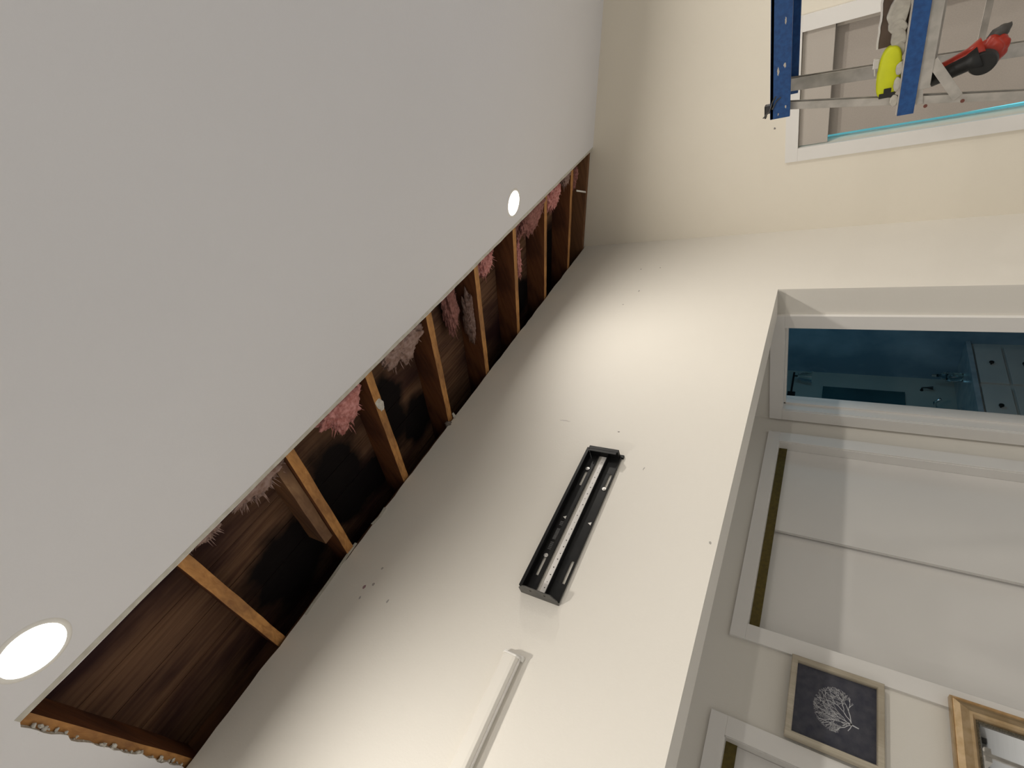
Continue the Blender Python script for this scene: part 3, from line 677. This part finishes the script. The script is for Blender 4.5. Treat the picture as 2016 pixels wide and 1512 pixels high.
# rails; z from cap down to the floor
def rail_ld(px, py, pz, qx, qy, qz, wx, wy, name='rail'):
    for side in (0, 1):
        y0, y1 = (py, qy) if side == 0 else (mirr(py), mirr(qy))
        bm = B(); a, b_ = P(px, y0, pz), P(qx, y1, qz); sg = -1 if side else 1
        bar(bm, a, b_, Vector((wx, 0, 0)), Vector((0, .0012, 0)))
        bar(bm, a + Vector((wx, -sg * wy, 0)), b_ + Vector((wx, -sg * wy, 0)), Vector((.0012, 0, 0)), Vector((0, wy, 0)))
        bar(bm, a + Vector((-wx, -sg * wy, 0)), b_ + Vector((-wx, -sg * wy, 0)), Vector((.0012, 0, 0)), Vector((0, wy, 0)))
        obj(name, bm, M['alu'], t_)
rail_ld(1.128, .2925, .124, 1.03, .468, FLOOR, .0095, .009)
rail_ld(1.235, .290, .124, 1.65, .470, FLOOR, .0125, .017)
# step
zs1 = -.062; ys = .3335
bm = B(); bx(bm, LX - .005, LX + .0, mirr(ys), ys, zs1 - .022, zs1); st = obj('step_edge', bm, M['blue'], t_, bevel=.001); st['label'] = 'blue front edge of the upper step'
bm = B(); bx(bm, LX + .0, LX + .052, mirr(ys - .01), ys - .01, zs1 - .003, zs1 - .0005); bx(bm, LX + .046, LX + .052, mirr(.30), .30, zs1 - .045, zs1 - .003); bx(bm, LX + .0005, LX + .006, mirr(.30), .30, zs1 - .038, zs1 - .003)
bx(bm, LX - .0045, LX - .0, mirr(ys), ys - .002, zs1, zs1 + .002)
obj('step', bm, M['alu'], t_, bevel=.0006)
for k in range(2, 6):
    z = zs1 - .195 * (k - 1); f = (.124 - z) / (.124 - FLOOR); xk = 1.128 + (1.03 - 1.128) * f; yk = .2925 + (.468 - .2925) * f
    bm = B(); bx(bm, xk - .025, xk + .025, mirr(yk), yk, z - .02, z); obj('step', bm, M['alu'], t_, bevel=.001)
for y0 in (.292,):
    bm = B(); bar(bm, P(LX + .004, y0, zs1 - .02), P(LX + .002, y0 + .03, zs1 - .024), Vector((.0015, 0, 0)), Vector((0, 0, .014)))
    obj('bracket', bm, M['alu'], t_); bm = B()
    bar(bm, P(LX + .004, .262, zs1 - .036), P(LX + .0, .3215, zs1 - .076), Vector((.0015, 0, 0)), Vector((0, .007, .008)))
    obj('brace', bm, M['alu'], t_)
    for yy_, zz_ in ((.3245, zs1 - .036), (.3265, zs1 - .082)):
        bm = B(); disc(bm, P(LX - .006, yy_, zz_), Vector((-1, 0, 0)), .0042, .002, 12)
        obj('rivet', bm, M['rust'], t_)
bm = B(); f = .245; xa = 1.235 + (1.65 - 1.235) * f; ya = .290 + .18 * f; za = .124 + (FLOOR - .124) * f
bar(bm, P(xa - .002, ya - .005, za), P(xa - .002, mirr(ya) + .005, za), Vector((0, 0, .008)), Vector((.003, 0, 0)))
obj('crossbar', bm, M['alu'], t_)
# wire clip hanging from the cap corner
bm = B(); bx(bm, LX + .02, LX + .034, ye - .02, ye - .006, zc1, zc1 + .011); bx(bm, LX + .02, LX + .034, ye - .02, ye + .002, zc1 + .009, zc1 + .012)
cl = obj('spreader_clip', bm, M['tip'], t_, bevel=.001)
bm = B(); tube(bm, [P(LX + .002, .262, .119), P(LX - .003, .272, .126), P(LX - .004, .288, .131), P(LX + .0, .298, .142)], .0016, 8)
tube(bm, [P(LX + .0, .268, .113), P(LX - .004, .272, .120), P(LX - .003, .285, .1265)], .0016, 8)
obj('wire', bm, M['endcap'], t_)

# things on the step
t_ = thing('measuring_tool', 'fluorescent yellow rounded measuring tool with a black tip on the ladder step', 'tape measure', P(LX + .012, .265, zs1))
bm = B(); n = 40; zt = zs1 + .0005; pt = []
for i in range(n):
    a = 2 * math.pi * i / n; c_, s_ = math.cos(a), math.sin(a)
    yy_ = .2665 + .0375 * math.copysign(abs(c_) ** .7, c_); hw = .0165 * (1 if c_ > 0 else .93)
    zz_ = zt + .0175 + hw * math.copysign(abs(s_) ** (.5 if c_ > 0 else .8), s_) - (.0 if c_ > 0 else 0)
    pt.append((yy_, zz_))
prism(bm, [P(LX + .004, y, z) for y, z in pt], Vector((.032, 0, 0))); obj('case', bm, M['yellow'], t_, bevel=.006, smooth=True)
bm = B(); bx(bm, LX + .0025, LX + .0045, .296, .3035, zt + .006, zt + .028); bx(bm, LX + .0025, LX + .0045, .289, .297, zt + .012, zt + .022); obj('tip', bm, M['blackp'], t_, bevel=.001)
bm = B(); bx(bm, LX + .008, LX + .016, .243, .257, zt + .033, zt + .041); bar(bm, P(LX + .012, .245, zt + .040), P(LX + .012, .268, zt + .037), Vector((.006, 0, 0)), Vector((0, 0, .0015))); obj('belt_clip', bm, M['screw'], t_, bevel=.001)
# drywall offcut standing on edge
t_ = thing('drywall_offcut', 'long broken drywall offcut standing on edge on the ladder step', 'drywall scrap', P(LX + .045, .1, zs1))
bm = B(); tp = []
for y, v in rag(-.08, .235, 40, .0016, 2.2): tp.append((y, zs1 + .0365 - (.0 if y > .19 else 0) + v))
prism(bm, [P(LX + .040, y, z) for y, z in [(.235, zs1 + .0005), (-.08, zs1 + .0005)] + tp], Vector((.012, 0, 0))); 
M['brownpaper'] = noisy('brown_backing_paper', (.16, .115, .09), (.12, .085, .065), nscale=30, rough=.9)
obj('backing_paper', bm, M['brownpaper'], t_)
bm = B(); prism(bm, [P(LX + .0385, y, z + .0002) for y, z in tp] + [P(LX + .0385, y, z + .003) for y, z in reversed(tp)], Vector((.015, 0, 0)))
obj('gypsum_edge', bm, M['whitemet'], t_)['label'] = 'white gypsum edge'
# rubble
chunks = [(.236, .004, .013, .008, 'splash'), (.222, .006, .02, .011, 'splash'), (.205, .010, .011, .014, 'splash'), (.185, .014, .024, .015, 'splash'), (.285, .002, .012, .005, 'splash'), (.262, .002, .01, .005, 'splash'), (.155, .012, .012, .013, 'brownpaper'), (.31, .001, .010, .006, 'splash')]
lbs = ['plaster crumb beside the yellow tool on the ladder step', 'pale plaster chunk next to the yellow tool', 'pinkish plaster chunk second from the yellow tool', 'flat squarish plaster slab in the middle of the ladder rubble',
       'thin plaster flake under the yellow tool', 'small plaster flake at the lip below the yellow tool', 'dark brown scrap at the frame edge of the ladder rubble', 'crumbly plaster chunk at the very end of the ladder step']
for i, (y, dz, ry, rz, mt_) in enumerate(chunks):
    rn = random.Random(30 + i); bm = B(); n = 9; ring = []
    for k in range(n):
        a = 2 * math.pi * k / n; q_ = rn.uniform(.78, 1.1)
        ring.append(P(LX + (.0035 if y > .24 else .012) + .0007 * i, y + math.cos(a) * ry * q_, zs1 + .0005 + max(0, rz + math.sin(a) * rz * q_)))
    prism(bm, ring, Vector((.008 if y > .24 else .022, 0, 0)))
    if y > .25: bmesh.ops.translate(bm, verts=bm.verts, vec=(-.0125, 0, 0))
    tag(obj('plaster_chunk', bm, M[mt_], bevel=.002), lbs[i], 'rubble', 'plaster rubble on the ladder step')
# red and black power tool
ax0, ax1 = P(1.14, .2625, -.1090), P(1.14, .222, -.167)
t_ = thing('power_tool', 'red and black cordless tool with round black end hanging behind the ladder step', 'power tool', P(1.14, .27, -.2))
bm = B(); a_ = [P(1.145, .300, -.103), P(1.142, .292, -.125), P(1.138, .283, -.147), P(1.136, .277, -.160)]
tube(bm, a_, [.0175, .0185, .020, .026], 20); obj('grip', bm, M['blackp'], t_, smooth=True)
bm = B(); a_ = [P(1.150, .292, -.103), P(1.148, .284, -.125), P(1.145, .275, -.147), P(1.145, .268, -.163)]
tube(bm, a_, [.014, .0150, .018, .026], 16); obj('spine', bm, M['red'], t_, smooth=True)
bm = B(); bmesh.ops.create_icosphere(bm, subdivisions=4, radius=1)
c0 = P(1.150, .2755, -.173); ax = (P(1.15, .262, -.185) - P(1.15, .292, -.150)).normalized()
fr = Matrix((ax, Vector((1, 0, 0)), ax.cross(Vector((1, 0, 0))))).transposed()
for v in bm.verts:
    q_ = v.co.copy(); k = 1 + .16 * noise.noise(q_ * 2.3) + .07 * noise.noise(q_ * 6)
    v.co = c0 + fr @ Vector((q_.x * .034 * k, q_.y * .018 * k, q_.z * .031 * k))
obj('housing', bm, M['red'], t_, smooth=True)
bm = B(); bmesh.ops.create_icosphere(bm, subdivisions=3, radius=1)
c1 = P(1.158, .255, -.180)
for v in bm.verts: q_ = v.co; k = 1 + .2 * noise.noise(q_ * 2); v.co = c1 + fr @ Vector((q_.x * .024 * k, q_.y * .012, q_.z * .016 * k * (1 - .35 * q_.x)))
obj('nose', bm, M['tip'], t_, smooth=True)
bm = B(); n_ = Vector((-1, .12, .05)); c2 = P(1.136, .286, -.164); disc(bm, c2, n_, .0295, .014, 36, .0255); obj('battery_end', bm, M['blackp'], t_, bevel=.002)
bm = B(); tube(bm, [P(1.139, .2865, -.150), P(1.136, .295, -.148)], [.006, .005], 10); obj('light_ring', bm, M['splash'], t_, smooth=True)

# ================================================================ rest of the room, seen in the gold mirror
t_ = thing('sideboard', 'dark low sideboard against the opposite wall', 'cabinet', P(1.7, YN + .15, FLOOR))
bm = B(); bx(bm, 1.30, 1.95, YN + .01, YN + .27, FLOOR + .06, FLOOR + .48); obj('body', bm, M['bronze'], t_, bevel=.004)
for sx in (1.33, 1.92):
    for sy in (YN + .04, YN + .24):
        bm = B(); bx(bm, sx - .015, sx + .015, sy - .015, sy + .015, FLOOR, FLOOR + .06); obj('leg', bm, M['bronze'], t_)
